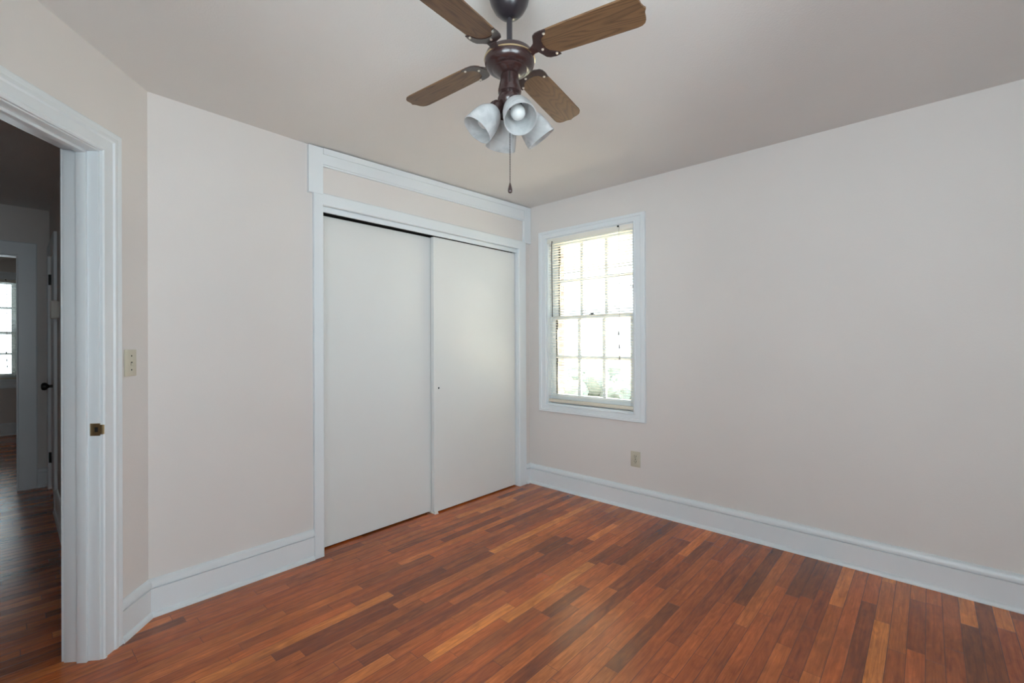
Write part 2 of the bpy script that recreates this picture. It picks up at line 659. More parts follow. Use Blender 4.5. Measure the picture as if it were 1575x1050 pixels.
def casing_bm(prof, a0, a1, z0, z1, widths, mapf, closed=False, bm=None):
    """moulding round an opening; prof: (0..1 across, thickness); widths: left, right, top, bottom"""
    bm = bm or BM()
    wl, wr, wt, wb = widths
    if closed:
        cor = [(a0, z0, -wl, -wb), (a0, z1, -wl, wt), (a1, z1, wr, wt), (a1, z0, wr, -wb)]
    else:
        cor = [(a0, z0, -wl, 0), (a0, z1, -wl, wt), (a1, z1, wr, wt), (a1, z0, wr, 0)]
    rings = [[bm.verts.new(mapf(a + k * da, t, z + k * dz)) for k, t in prof] for a, z, da, dz in cor]
    n = len(prof)
    pairs = list(zip(rings, rings[1:])) + ([(rings[-1], rings[0])] if closed else [])
    for A, B in pairs:
        for i in range(n):
            j = (i + 1) % n
            bm.faces.new([A[i], A[j], B[j], B[i]])
    if not closed:
        bm.faces.new(rings[0])
        bm.faces.new(rings[-1])
    return bm


def sweep_bm(prof, P0, P1, nrm, k0=0.0, k1=0.0, bm=None):
    """baseboard: prof (off, z) run from P0 to P1; k: mitre shift per unit off at each end"""
    bm = bm or BM()
    P0, P1, nrm = Vector(P0), Vector(P1), Vector(nrm)
    d = (P1 - P0).normalized()
    A = [bm.verts.new(P0 + nrm * o + d * (o * k0) + Vector((0, 0, z))) for o, z in prof]
    B = [bm.verts.new(P1 + nrm * o - d * (o * k1) + Vector((0, 0, z))) for o, z in prof]
    n = len(prof)
    for i in range(n):
        j = (i + 1) % n
        bm.faces.new([A[i], A[j], B[j], B[i]])
    bm.faces.new(A)
    bm.faces.new(B)
    return bm


# ------------------------------------------------------------------ floor and ceilings
bm = BM()
box(bm, -5.3, 0.20, YF - 0.25, FY + 0.25, -0.12, 0.0)
struct('floor', bm, M_FLOOR, 'reddish oak strip floor running from the bedroom into the hall', 'floor')


def ceil_z_back(x):
    if x > -1.96:
        return 2.44 + (2.44 - 2.390) * x / 1.96
    return 2.390 + (2.398 - 2.390) * (-1.96 - x) / 0.74


bm = BM()
e1, e2, e3 = AP(0.6, -0.05), AP(1.2, -0.05), AP(1.46, -0.05)
rim = [Vector((0.05, 0.02, 2.441)), Vector((-0.98, 0.02, ceil_z_back(-0.98))), Vector((-1.96, 0.02, 2.390)), Vector((-2.45, 0.02, 2.395)),
       Vector((W - 0.03, 0.03, 2.398)), Vector((e1.x, e1.y, 2.411)), Vector((e2.x, e2.y, 2.418)), Vector((e3.x - 0.05, e3.y, 2.42)),
       Vector((XL - 0.06, -2.3, 2.425)), Vector((XL - 0.06, YF - 0.06, 2.43)), Vector((-1.8, YF - 0.06, 2.435)), Vector((0.05, YF - 0.06, 2.441)),
       Vector((0.05, -1.8, 2.441))]
cv = bm.verts.new((-1.9, -1.6, 2.422))
rv = [bm.verts.new(p) for p in rim]
tv = [bm.verts.new((p.x, p.y, 2.50)) for p in rim]
for i in range(len(rv)):
    j = (i + 1) % len(rv)
    bm.faces.new([rv[i], rv[j], cv])
    bm.faces.new([rv[i], tv[i], tv[j], rv[j]])
bm.faces.new(tv)
struct('ceiling', bm, M_CEIL, 'off-white textured bedroom ceiling', 'ceiling', smooth=True)
bm = BM()
prism(bm, [(-3.97, 3.16), (-3.97, -1.0), (-3.75, -1.0), tuple(AP(0.2, -0.07)[:2]), (HX + 0.05, 0.02), (HX + 0.05, 3.16)], 2.42, 2.50)
struct('ceiling_hall', bm, M_CEIL, 'dim hall ceiling seen through the open doorway', 'ceiling')
bm = BM()
box(bm, -5.25, -1.55, 3.16, FY + 0.05, 2.44, 2.50)
struct('ceiling_far_room', bm, M_CEIL, 'ceiling of the far room beyond the hall', 'ceiling')
bm = BM()
box(bm, -5.5, 0.5, YF - 0.4, FY + 0.4, 2.58, 2.72)
struct('sky_block_slab', bm, M_SKY_BLOCK, 'unseen slab over the whole house, added to keep sky light out', 'sky_block_slab')  # added above the ceilings, out of view, to stop sky light leaking in

# ------------------------------------------------------------------ walls
WY0, WY1, WZ0, WZ1 = -1.02, -0.20, 0.712, 2.135      # opening of the bedroom window
mR = lambda a, t, z: Vector((t, 0.8 - a, z))
struct('wall_right', wall_bm(0.8 - YF + 0.1, 0, 2.55, 0.14, [(0.8 - WY1, 0.8 - WY0, WZ0, WZ1)], mR), M_WALL, 'long plain beige wall at the right, with the window in it', 'wall')
mRx = lambda a, t, z: Vector((0.14 + t, 0.8 - a, z))
struct('wall_exterior', wall_bm(0.8 - YF + 0.1, -0.6, 2.6, 0.11, [(0.8 - WY1, 0.8 - WY0, WZ0, WZ1)], mRx), M_BRICK, 'brick outside face of the right-hand wall', 'wall')
CX0, CX1, CZ = -1.900, -0.150, 2.06
mB = lambda a, t, z: Vector((W + a, t, z))
struct('wall_back', wall_bm(-W, 0, 2.55, 0.115, [(CX0 - W, CX1 - W, -0.001, CZ)], mB), M_WALL, 'beige wall that holds the sliding closet doors', 'wall')
mC = lambda a, t, z: Vector((HX + 0.12 + a, 0.72 + t, z))
struct('wall_closet', wall_bm(-HX - 0.12, 0, 2.55, 0.1, [], mC), M_WALL, 'wall at the back of the closet, behind its doors', 'wall')
DS0, DS1, DZ = 0.2865 - 0.018, 1.06, 2.025
mA = lambda a, t, z: AP(a, -t, z)
struct('wall_corner', wall_bm(1.75, 0, 2.55, 0.125, [(DS0, DS1 + 0.018, -0.001, DZ)], mA), M_WALL, 'slanted beige wall with the open doorway at the left', 'wall')
W2 = (-3.62, -2.32, 0.72, 2.10)     # window behind the camera, along x
W3 = (-3.30, -1.98, 0.72, 2.10)     # window in the left wall, along y
yl_top = AP((W - XL) / ca, 0).y
mL = lambda a, t, z: Vector((XL - t, YF - 0.15 + a, z))
struct('wall_left', wall_bm(yl_top - YF + 0.15, -0.0, 2.55, 0.15, [(W3[0] - YF + 0.15, W3[1] - YF + 0.15, W3[2], W3[3])], mL), M_WALL, 'wall to the left of the camera', 'wall')
mF = lambda a, t, z: Vector((-a, YF - t, z))
struct('wall_front', wall_bm(-XL, 0, 2.55, 0.15, [(-W2[1], -W2[0], W2[2], W2[3])], mF), M_WALL, 'wall behind the camera', 'wall')
# hall
HD0, HD1, HDZ = 2.25, 2.97, 2.00     # door in the hall's right wall
mH = lambda a, t, z: Vector((HX + t, a, z))
struct('wall_hall_right', wall_bm(HE, 0, 2.55, 0.12, [(HD0, HD1, -0.001, HDZ)], mH), M_WALL, 'right-hand wall of the dim hall, with a closed door', 'wall')
HO0, HO1, HOZ = -3.85, -3.079, 2.00
mE = lambda a, t, z: Vector((-5.2 + a, HE + t, z))
struct('wall_hall_end', wall_bm(3.6, 0, 2.55, 0.12, [(HO0 + 5.2, HO1 + 5.2, -0.001, HOZ)], mE), M_WALL, 'end wall of the hall with the far doorway', 'wall')
struct('wall_hall_left', wall_bm(HE + 1.3, 0, 2.55, 0.1, [], lambda a, t, z: Vector((-3.95 - t, -1.3 + a, z))), M_WALL, 'left-hand wall of the hall', 'wall')
FW = (-3.95, -3.045, 0.755, 2.135)
struct('wall_far_room', wall_bm(3.75, 0, 2.55, 0.2, [(FW[0] + 5.25, FW[1] + 5.25, FW[2], FW[3])], lambda a, t, z: Vector((-5.25 + a, FY + t, z))), M_WALL, 'far wall of the room beyond the hall', 'wall')
struct('wall_far_room_left', wall_bm(FY - HE, 0, 2.55, 0.1, [], lambda a, t, z: Vector((-5.2 - t, HE + a, z))), M_WALL, 'left wall of the room beyond the hall', 'wall')
struct('wall_far_room_right', wall_bm(FY - HE, 0, 2.55, 0.1, [], lambda a, t, z: Vector((-1.6 + t, HE + a, z))), M_WALL, 'right wall of the room beyond the hall', 'wall')

# ------------------------------------------------------------------ baseboards
BASE = [(0, 0), (0.014, 0), (0.014, 0.1265), (0.006, 0.129), (0.006, 0.1338), (0.0195, 0.1365), (0.0205, 0.143), (0.016, 0.158), (0.010, 0.168), (0.004, 0.171), (0, 0.171)]
SHOE = [(0.0135, 0), (0.027, 0), (0.0265, 0.008), (0.023, 0.016), (0.018, 0.021), (0.0135, 0.023)]


def baseboard(name, P0, P1, n, k0, k1, label):
    b = struct(name, sweep_bm(BASE, P0, P1, n, k0, k1), M_TRIM, label, 'baseboard', smooth=True)
    obj('shoe_moulding', sweep_bm(SHOE, P0, P1, n, k0, k1), M_TRIM, b, True)
    return b


km = math.tan(ANG / 2)
baseboard('baseboard_right', (0, 0, 0), (0, YF, 0), (-1, 0, 0), 1.0, 1.0, 'white baseboard along the foot of the right-hand wall')
baseboard('baseboard_back', (W, 0, 0), (-1.945, 0, 0), (0, -1, 0), km, 0.0, 'short white baseboard left of the closet')
baseboard('baseboard_corner', AP(0, 0), AP(0.190, 0), (sa, -ca, 0), km, 0.0, 'stub of white baseboard between the corner and door casing')
baseboard('baseboard_closet', (-0.062, 0, 0), (0, 0, 0), (0, -1, 0), 0.0, 1.0, 'tiny piece of white baseboard right of the closet casing')
baseboard('baseboard_left', (XL, yl_top, 0), (XL, YF, 0), (1, 0, 0), 0.4, 1.0, 'white baseboard along the wall left of the camera')
baseboard('baseboard_front', (XL, YF, 0), (0, YF, 0), (0, 1, 0), 1.0, 1.0, 'white baseboard along the wall behind the camera')
baseboard('baseboard_hall', (HX, 0.10, 0), (HX, HD0 - 0.085, 0), (-1, 0, 0), 0, 0, 'white baseboard along the right wall of the hall')
baseboard('baseboard_hall_end', (HO1 + 0.118, HE, 0), (HX, HE, 0), (0, -1, 0), 0, 1.0, 'short white baseboard at the end of the hall')
baseboard('baseboard_far_room', (-5.2, FY, 0), (-1.6, FY, 0), (0, -1, 0), 1, 1, 'white baseboard under the far room window')

# ------------------------------------------------------------------ bedroom doorway frame (slanted wall)
MOLD = [(0, 0), (0, 0.012), (0.05, 0.0165), (0.14, 0.0165), (0.19, 0.011), (0.24, 0.0115), (0.56, 0.0135), (0.62, 0.019), (0.70, 0.020), (0.78, 0.0185), (0.82, 0.0205), (0.95, 0.022), (1.0, 0.019), (1.0, 0)]
FLAT = [(0, 0), (0, 0.016), (0.06, 0.020), (0.94, 0.020), (1.0, 0.016), (1.0, 0)]
J = 0.018
fr = thing('trim_1', AP(0.66, -0.06), 'white moulded frame of the open doorway at the left edge', 'door frame', None, 'structure')
JA0, JA1, JZ = 0.2865, 1.06, 2.007
bm = casing_bm(MOLD, JA0 - 0.005, JA1 + 0.005, 0, JZ + 0.004, (0.095, 0.095, 0.092, 0), lambda a, t, z: AP(a, t, z))
obj('casing', bm, M_TRIM, fr, True, 25)
bm = casing_bm(FLAT, JA0 - 0.008, JA1 + 0.008, 0, JZ + 0.008, (0.085, 0.085, 0.085, 0), lambda a, t, z: AP(a, -0.125 - t, z))
obj('casing', bm, M_TRIM, fr, True, 25)
bm = BM()
mapA = lambda a, t, z: AP(a, t, z)
box(bm, JA0 - J, JA0, -0.127, 0.002, 0, JZ, 0.0015, mapA)
box(bm, JA1, JA1 + J, -0.127, 0.002, 0, JZ, 0.0015, mapA)
box(bm, JA0 - J, JA1 + J, -0.127, 0.002, JZ, JZ + J, 0.0015, mapA)
obj('jamb', bm, M_TRIM, fr, True)
bm = BM()
for (a0, a1) in ((JA0 - 0.001, JA0 + 0.011), (JA1 - 0.011, JA1 + 0.001)):
    box(bm, a0, a1, -0.074, -0.038, 0, JZ, 0.002, mapA)
box(bm, JA0, JA1, -0.074, -0.038, JZ - 0.011, JZ + 0.001, 0.002, mapA)
obj('door_stop', bm, M_TRIM, fr, True)
bm = BM()
box(bm, JA0 - 0.0005, JA0 + 0.0018, -0.030, 0.006, 0.884, 0.933, 0.0006, mapA)
prism(bm, [(JA0 - 0.002, 0.006), (JA0 + 0.0015, 0.006), (JA0 + 0.0010, 0.013), (JA0 - 0.002, 0.0185), (JA0 - 0.004, 0.0185), (JA0 - 0.0015, 0.012)], 0.890, 0.927, mapA)
st = obj('strike_plate', bm, M_BRASS, fr, True)
st['label'] = 'worn brass latch strike plate let into the white jamb'
bm = BM()
box(bm, JA0 + 0.0016, JA0 + 0.0022, -0.013, -0.001, 0.899, 0.918, 0, mapA)
obj('latch_hole', bm, M_SLOT, st)
for zz in (0.8895, 0.9275):
    bm = lathe(BM(), [(0.0, 0.0012), (0.0025, 0.001), (0.003, 0)], AP(JA0 + 0.0016, -0.016, zz), 10, Vector((-ca, -sa, 0)), False)
    obj('screw', bm, M_BRASS, st, True)

# ------------------------------------------------------------------ closet front
cf = thing('trim_2', (-1.02, 0, 0), 'white frame around the sliding closet doors', 'door frame', None, 'structure')
CI0, CI1, CIZ = -1.887, -0.157, 2.054
mapB = lambda a, t, z: Vector((a, -t, z))
bm = casing_bm(FLAT, CI0, CI1, 0, CIZ, (0.057, 0.094, 0.070, 0), mapB)
obj('casing', bm, M_TRIM, cf, True, 25)
bm = BM()
box(bm, CX0, CI0 + 0.002, 0.0, 0.12, 0, CIZ + 0.004, 0.001)
box(bm, CI1 - 0.002, CX1, 0.0, 0.12, 0, CIZ + 0.004, 0.001)
box(bm, CI0, CI1, 0.0, 0.12, CIZ, CIZ + 0.006)
obj('jamb', bm, M_TRIM, cf)
bm = BM()
box(bm, CI0 + 0.002, CI1 - 0.002, 0.004, 0.018, CIZ - 0.034, CIZ - 0.001, 0.003)
obj('track_fascia', bm, M_TRIM, cf, True)
bm = BM()
for (ya, yb) in ((0.0195, 0.0215), (0.0615, 0.0640), (0.108, 0.110)):
    box(bm, CI0 + 0.002, CI1 - 0.002, ya, yb, CIZ - 0.03, CIZ)
obj('sliding_track', bm, M_BLACK, cf)

tr3 = thing('trim_3', (-1.0, 0, 2.12), 'white stepped frieze frame between closet head and ceiling', 'trim', None, 'structure')


def quad_slab(bm, pts, y0, y1):
    lo = [bm.verts.new((x, y0, z)) for x, z in pts]
    hi = [bm.verts.new((x, y1, z)) for x, z in pts]
    bm.faces.new(lo)
    bm.faces.new(hi)
    n = len(pts)
    for i in range(n):
        j = (i + 1) % n
        bm.faces.new([lo[i], lo[j], hi[j], hi[i]])


g = 0.007
bm = BM()
quad_slab(bm, [(-1.974, 2.113), (-1.890, 2.113), (-1.890, ceil_z_back(-1.89) - g), (-1.974, 2.390 - g)], -0.024, 0.0)
obj('stile', bm, M_TRIM, tr3)
bm = BM()
quad_slab(bm, [(-0.088, 2.117), (-0.003, 2.117), (-0.003, 2.44 - g), (-0.088, ceil_z_back(-0.088) - g)], -0.024, 0.0)
obj('stile', bm, M_TRIM, tr3)
bm = BM()
quad_slab(bm, [(-1.889, 2.292), (-0.089, 2.318), (-0.089, ceil_z_back(-0.089) - g), (-1.889, ceil_z_back(-1.889) - g)], -0.021, 0.0)
quad_slab(bm, [(-1.889, 2.282), (-0.089, 2.308), (-0.089, 2.318), (-1.889, 2.292)], -0.014, 0.0)
quad_slab(bm, [(-1.889, 2.350), (-0.089, 2.395), (-0.089, ceil_z_back(-0.089) - g), (-1.889, ceil_z_back(-1.889) - g)], -0.028, -0.02)
obj('top_rail', bm, M_TRIM, tr3)

# sliding doors
bm = BM()
box(bm, CI0 + 0.003, -1.010, 0.070, 0.104, 0.010, 2.016, 0.0015)
d1 = struct('door_1', bm, M_DOOR, 'left sliding closet door, set back behind the other', 'closet door')
bm = BM()
box(bm, -1.047, CI1 - 0.006, 0.026, 0.060, 0.010, 2.016, 0.0015)
d2 = struct('door_2', bm, M_DOOR, 'right sliding closet door, the one in front, with a finger hole', 'closet door')
bm = BM()
lathe(bm, [(0.0, 0.0008), (0.0075, 0.0008), (0.0075, 0.0)], Vector((-1.004, 0.0262, 0.912)), 20, Vector((0, -1, 0)), False)
fp = obj('finger_hole', bm, M_SLOT, d2)
fp['label'] = 'small dark finger hole near the door edge'
bm = BM()
lathe(bm, [(0.0075, 0.0), (0.0075, 0.0014), (0.0095, 0.0012), (0.0098, 0.0)], Vector((-1.004, 0.0262, 0.912)), 20, Vector((0, -1, 0)), False)
obj('finger_pull_rim', bm, M_TRIM, d2, True)
# floor guide
gd = BM()
box(gd, -1.052, -1.018, 0.012, 0.112, 0.0, 0.004, 0.001)
box(gd, -1.048, -1.022, 0.0160, 0.0230, 0.004, 0.020, 0.002)
box(gd, -1.048, -1.022, 0.0625, 0.0675, 0.004, 0.020, 0.002)
props(obj('floor_guide', gd, M_BOX, None, True), 'small white plastic guide on the floor under the front closet door edge', 'door guide')

# ------------------------------------------------------------------ windows


def sash(bm, mapf, a0, a1, z0, z1, t0, t1, stile, top, bot, cols, rows):
    box(bm, a0, a0 + stile, t0, t1, z0, z1, 0.002, mapf)
    box(bm, a1 - stile, a1, t0, t1, z0, z1, 0.002, mapf)
    box(bm, a0 + stile, a1 - stile, t0, t1, z1 - top, z1, 0.002, mapf)
    box(bm, a0 + stile, a1 - stile, t0, t1, z0, z0 + bot, 0.002, mapf)


def muntins(bm, mapf, a0, a1, z0, z1, t0, t1, cols, rows, wd=0.026):
    for i in range(1, cols):
        a = a0 + (a1 - a0) * i / cols
        box(bm, a - wd / 2, a + wd / 2, t0, t1, z0, z1, 0.003, mapf)
    for j in range(1, rows):
        z = z0 + (z1 - z0) * j / rows
        box(bm, a0, a1, t0 + 0.002, t1 - 0.002, z - wd / 2, z + wd / 2, 0.003, mapf)


def window(name, mapf, a0, a1, z0, z1, depth, widths, label, loc, zmeet, inward):
    """mapf(a, t, z): t runs outward through the wall from the room face"""
    wn = thing(name, loc, label, 'window', None, 'structure')
    prof = [(k, -t) for k, t in [(0, 0), (0, 0.014), (0.05, 0.017), (0.12, 0.017), (0.17, 0.013), (0.60, 0.015), (0.66, 0.020), (0.95, 0.022), (1.0, 0.018), (1.0, 0)]]
    bm = casing_bm(prof, a0, a1, z0, z1, widths, mapf, True)
    obj('casing', bm, M_TRIM, wn, True, 25)
    bm = BM()
    th = 0.012
    box(bm, a0 - 0.0, a0 + th, 0.0, depth, z0, z1, 0, mapf)
    box(bm, a1 - th, a1, 0.0, depth, z0, z1, 0, mapf)
    box(bm, a0 + th, a1 - th, 0.0, depth, z1 - th, z1, 0, mapf)
    box(bm, a0 + th, a1 - th, 0.0, depth + 0.02, z0, z0 + th, 0, mapf)
    for aa in (a0 + th, a1 - th - 0.012):
        box(bm, aa, aa + 0.012, 0.036, 0.048, z0 + th, z1 - th, 0.002, mapf)
    obj('frame', bm, M_TRIM, wn)
    i0, i1 = a0 + th + 0.002, a1 - th - 0.002
    bm = BM()
    sash(bm, mapf, i0, i1, z0 + th + 0.001, zmeet + 0.018, 0.050, 0.084, 0.044, 0.034, 0.075, 3, 2)
    lo = obj('lower_sash', bm, M_TRIM, wn, True)
    bm = BM()
    muntins(bm, mapf, i0 + 0.044, i1 - 0.044, z0 + th + 0.076, zmeet - 0.016, 0.054, 0.080, 3, 2)
    obj('muntins', bm, M_TRIM, lo, True)
    bm = BM()
    box(bm, i0 + 0.04, i1 - 0.04, 0.0665, 0.0695, z0 + th + 0.07, zmeet - 0.012, 0, mapf)
    obj('glass_pane', bm, M_GLASS, lo)
    bm = BM()
    sash(bm, mapf, i0, i1, zmeet - 0.018, z1 - th - 0.001, 0.088, 0.122, 0.044, 0.048, 0.034, 3, 2)
    u = obj('upper_sash', bm, M_TRIM, wn, True)
    bm = BM()
    muntins(bm, mapf, i0 + 0.044, i1 - 0.044, zmeet + 0.016, z1 - th - 0.049, 0.092, 0.118, 3, 2)
    obj('muntins', bm, M_TRIM, u, True)
    bm = BM()
    box(bm, i0 + 0.04, i1 - 0.04, 0.1035, 0.1065, zmeet + 0.012, z1 - th - 0.045, 0, mapf)
    obj('glass_pane', bm, M_GLASS, u)
    # sash lock
    am = (a0 + a1) / 2
    bm = BM()
    box(bm, am - 0.022, am + 0.022, 0.054, 0.080, zmeet + 0.018, zmeet + 0.023, 0.001, mapf)
    lathe(bm, [(0.011, 0), (0.011, 0.010), (0.007, 0.013), (0, 0.013)], mapf(am, 0.068, zmeet + 0.022), 14, Vector((0, 0, 1)), False)
    box(bm, am - 0.004, am + 0.026, 0.048, 0.060, zmeet + 0.024, zmeet + 0.031, 0.002, mapf)
    lk = obj('sash_lock', bm, M_BLACK, wn, True)
    return wn


def blind(name, mapf, a0, a1, z0, z1, label, loc, group, wand_a, cord_a, cord_z):
    root = thing(name, loc, label, 'window blind', group)
    bm = BM()
    box(bm, a0, a1, 0.006, 0.034, z1 - 0.028, z1, 0.002, mapf)
    box(bm, a0, a1, -0.001, 0.003, z1 - 0.040, z1 - 0.001, 0.001, mapf)
    hr = obj('headrail', bm, M_BLIND, root, True)
    bm = BM()
    zt, zb = z1 - 0.050, z0 + 0.036
    pitch = 0.0215
    n = int((zt - zb) / pitch) + 1
    tl = math.radians(-9)
    for i in range(n):
        z = zt - i * pitch
        up_, dn_ = [], []
        for k in range(5):
            v = -1 + k * 0.5
            crown = 0.0022 * (1 - v * v)
            t = 0.020 + v * 0.0125 * math.cos(tl)
            zz = z + v * 0.0125 * math.sin(tl) + crown
            up_.append((t, zz + 0.0003))
            dn_.append((t, zz - 0.0003))
        ring = up_ + dn_[::-1]
        A = [bm.verts.new(mapf(a0 + 0.004, t, zz)) for t, zz in ring]
        B = [bm.verts.new(mapf(a1 - 0.004, t, zz)) for t, zz in ring]
        m_ = len(ring)
        for q in range(m_):
            r_ = (q + 1) % m_
            bm.faces.new([A[q], A[r_], B[r_], B[q]])
        bm.faces.new(A)
        bm.faces.new(B)
    me_sl = obj('slats', bm, M_BLIND, root, True, 50)
    bm = BM()
    box(bm, a0 + 0.002, a1 - 0.002, 0.006, 0.034, z0, z0 + 0.026, 0.005, mapf)
    obj('bottom_rail', bm, M_RAIL, root, True)['label'] = 'cream bottom rail of the blind'
    bm = BM()
    for f_ in (0.12, 0.5, 0.88):
        a = a0 + (a1 - a0) * f_
        for t in (0.0065, 0.0335):
            tube(bm, [mapf(a, t, z0 + 0.02), mapf(a, t, z1 - 0.02)], 0.0006, 5)
    obj('ladder_cords', bm, M_BLIND, root)
    if wand_a is not None:
        bm = BM()
        tube(bm, [mapf(wand_a, -0.006, z1 - 0.025), mapf(wand_a, -0.010, z1 - 0.06), mapf(wand_a + 0.004, -0.010, 1.46)], 0.0042, 8)
        obj('tilt_wand', bm, M_WAND, root, True)
    if cord_a is not None:
        bm = BM()
        tube(bm, [mapf(cord_a, -0.003, z1 - 0.012), mapf(cord_a, -0.009, z1 - 0.03), mapf(cord_a, -0.009, cord_z)], 0.0012, 6)
        cd = obj('lift_cord', bm, M_CORD, root, True)
        for dz, da in ((0.185, -0.006), (0.085, 0.0), (0.0, 0.002)):
            bm = BM()
            lathe(bm, [(0.0015, 0.030), (0.004, 0.026), (0.0062, 0.006), (0.005, 0.0), (0, 0)], mapf(cord_a + da, -0.009, cord_z - 0.02 + dz), 10, Vector((0, 0, 1)), False)
            obj('cord_tassel', bm, M_CORD, cd, True)
        bm = BM()
        lathe(bm, [(0.0, 0.010), (0.006, 0.008), (0.008, 0)], mapf(cord_a - 0.01, -0.002, z1 - 0.006), 10, (mapf(0, -1, 0) - mapf(0, 0, 0)), False)
        obj('cord_lock', bm, M_BLACK, hr, True)
    return root


mapW1 = lambda a, t, z: Vector((t, -a, z))
window('window_1', mapW1, -WY1, -WY0, WZ0, WZ1, 0.14, (0.077, 0.092, 0.060, 0.060), 'white double-hung bedroom window with divided panes in the right wall', (0, -0.61, WZ0), 1.450, None)
blind('venetian_blind', mapW1, -WY1 + 0.004, -WY0 - 0.008, WZ0 + 0.022, WZ1 - 0.004, 'white venetian blind lowered over the bedroom window, slats open', (0, -0.61, WZ0), None, 0.262, 0.900, 1.13)
# small cord cleat on the side of the frame
bm = BM()
cl = Vector((0.006, -1.006, 1.66))
box(bm, 0.000, 0.014, -1.0085, -1.0045, 1.648, 1.672, 0.001)
tube(bm, [(0.006, -1.004, 1.660), (0.004, -0.994, 1.663), (0.001, -0.988, 1.672)], 0.002, 6)
obj('cord_cleat', bm, M_BLACK, bpy.data.objects['window_1'], True)
portal('daylight_portal', (0.30, (WY0 + WY1) / 2, (WZ0 + WZ1) / 2), (-1, 0, 0), 0.85, 1.45)

# windows behind the camera (daylight of this room)
mapW2 = lambda a, t, z: Vector((-a, YF - t, z))
window('window_2', mapW2, -W2[1], -W2[0], W2[2], W2[3], 0.15, (0.085, 0.085, 0.085, 0.085), 'white double-hung window in the wall behind the camera', (-2.97, YF, W2[2]), 1.42, None)
portal('daylight_portal', ((W2[0] + W2[1]) / 2, YF - 0.2, (W2[2] + W2[3]) / 2), (0, 1, 0), 1.32, 1.40)

mapW3 = lambda a, t, z: Vector((XL - t, a, z))
window('window_3', mapW3, W3[0], W3[1], W3[2], W3[3], 0.15, (0.085, 0.085, 0.085, 0.085), 'white double-hung window in the wall left of the camera', (XL, -2.64, W3[2]), 1.42, None)
portal('daylight_portal', (XL - 0.2, (W3[0] + W3[1]) / 2, (W3[2] + W3[3]) / 2), (1, 0, 0), 1.34, 1.40)

# far room window
mapW4 = lambda a, t, z: Vector((a, FY + t, z))
window('window_4', mapW4, FW[0], FW[1], FW[2], FW[3], 0.20, (0.10, 0.10, 0.098, 0.110), 'bright window of the far room, seen through both doorways', (-3.5, FY, FW[2]), 1.40, None)
blind('venetian_blind', mapW4, FW[0] + 0.006, FW[1] - 0.006, FW[2] + 0.008, FW[3] - 0.004, 'white venetian blind on the bright window of the far room', (-3.5, FY, FW[2]), None, None, -3.145, 0.95)
portal('daylight_portal', ((FW[0] + FW[1]) / 2, FY + 0.3, (FW[2] + FW[3]) / 2), (0, -1, 0), 0.95, 1.42)

# ------------------------------------------------------------------ hall: far doorway, side door, chime box
fd = thing('trim_4', (-3.46, HE, 0), 'white casing of the doorway at the end of the hall', 'door frame', None, 'structure')
bm = casing_bm(FLAT, HO0, HO1, 0, HOZ, (0.117, 0.117, 0.117, 0), lambda a, t, z: Vector((a, HE - t, z)))
obj('casing', bm, M_TRIM, fd, True, 25)
bm = BM()
box(bm, HO0 - 0.0, HO0 + 0.006, HE - 0.002, HE + 0.122, 0, HOZ)
box(bm, HO1 - 0.006, HO1, HE - 0.002, HE + 0.122, 0, HOZ)
box(bm, HO0 + 0.006, HO1 - 0.006, HE - 0.002, HE + 0.122, HOZ - 0.006, HOZ)
obj('jamb', bm, M_TRIM, fd)
sd = thing('trim_5', (HX, 2.61, 0), 'white casing of the door in the right wall of the hall', 'door frame', None, 'structure')
bm = casing_bm(FLAT, HD0, HD1, 0, HDZ, (0.08, 0.08, 0.085, 0), lambda a, t, z: Vector((HX - t, a, z)))
obj('casing', bm, M_TRIM, sd, True, 25)
bm = BM()
box(bm, HX + 0.004, HX + 0.039, HD0 + 0.003, HD1 - 0.003, 0.008, HDZ - 0.003, 0.002)
d3 = struct('door_3', bm, M_TRIM, 'closed white door in the right wall of the hall, with a dark knob', 'door')
kx, ky, kz = HX + 0.005, HD0 + 0.07, 0.925
bm = BM()
lathe(bm, [(0.033, 0.0), (0.033, 0.004), (0.026, 0.010), (0.012, 0.014), (0.010, 0.040), (0.016, 0.048), (0.027, 0.056), (0.030, 0.068), (0.026, 0.080), (0.014, 0.086), (0, 0.087)], Vector((kx, ky, kz)), 28, Vector((-1, 0, 0)), False)
kb = obj('door_knob', bm, M_BLACK, d3, True)
kb['label'] = 'dark round door knob'
for zz in (1.80, 0.27):
    bm = BM()
    tube(bm, [(HX - 0.006, HD1 - 0.001, zz - 0.045), (HX - 0.006, HD1 - 0.001, zz + 0.045)], 0.0065, 10)
    box(bm, HX - 0.001, HX + 0.003, HD1 - 0.03, HD1 - 0.003, zz - 0.044, zz + 0.044)
    obj('hinge', bm, M_BLACK, d3, True)
bx_root = thing('chime_box', (HX, 2.0, 1.50), 'small white box on the right wall of the dim hall', 'wall box')
bm = BM()
box(bm, HX - 0.044, HX - 0.006, 1.945, 2.055, 1.428, 1.556, 0.006)
obj('cover', bm, M_BOX, bx_root, True)
bm = BM()
box(bm, HX - 0.007, HX + 0.0, 1.952, 2.048, 1.435, 1.549, 0.001)
obj('base_plate', bm, M_BOX, bx_root, True)

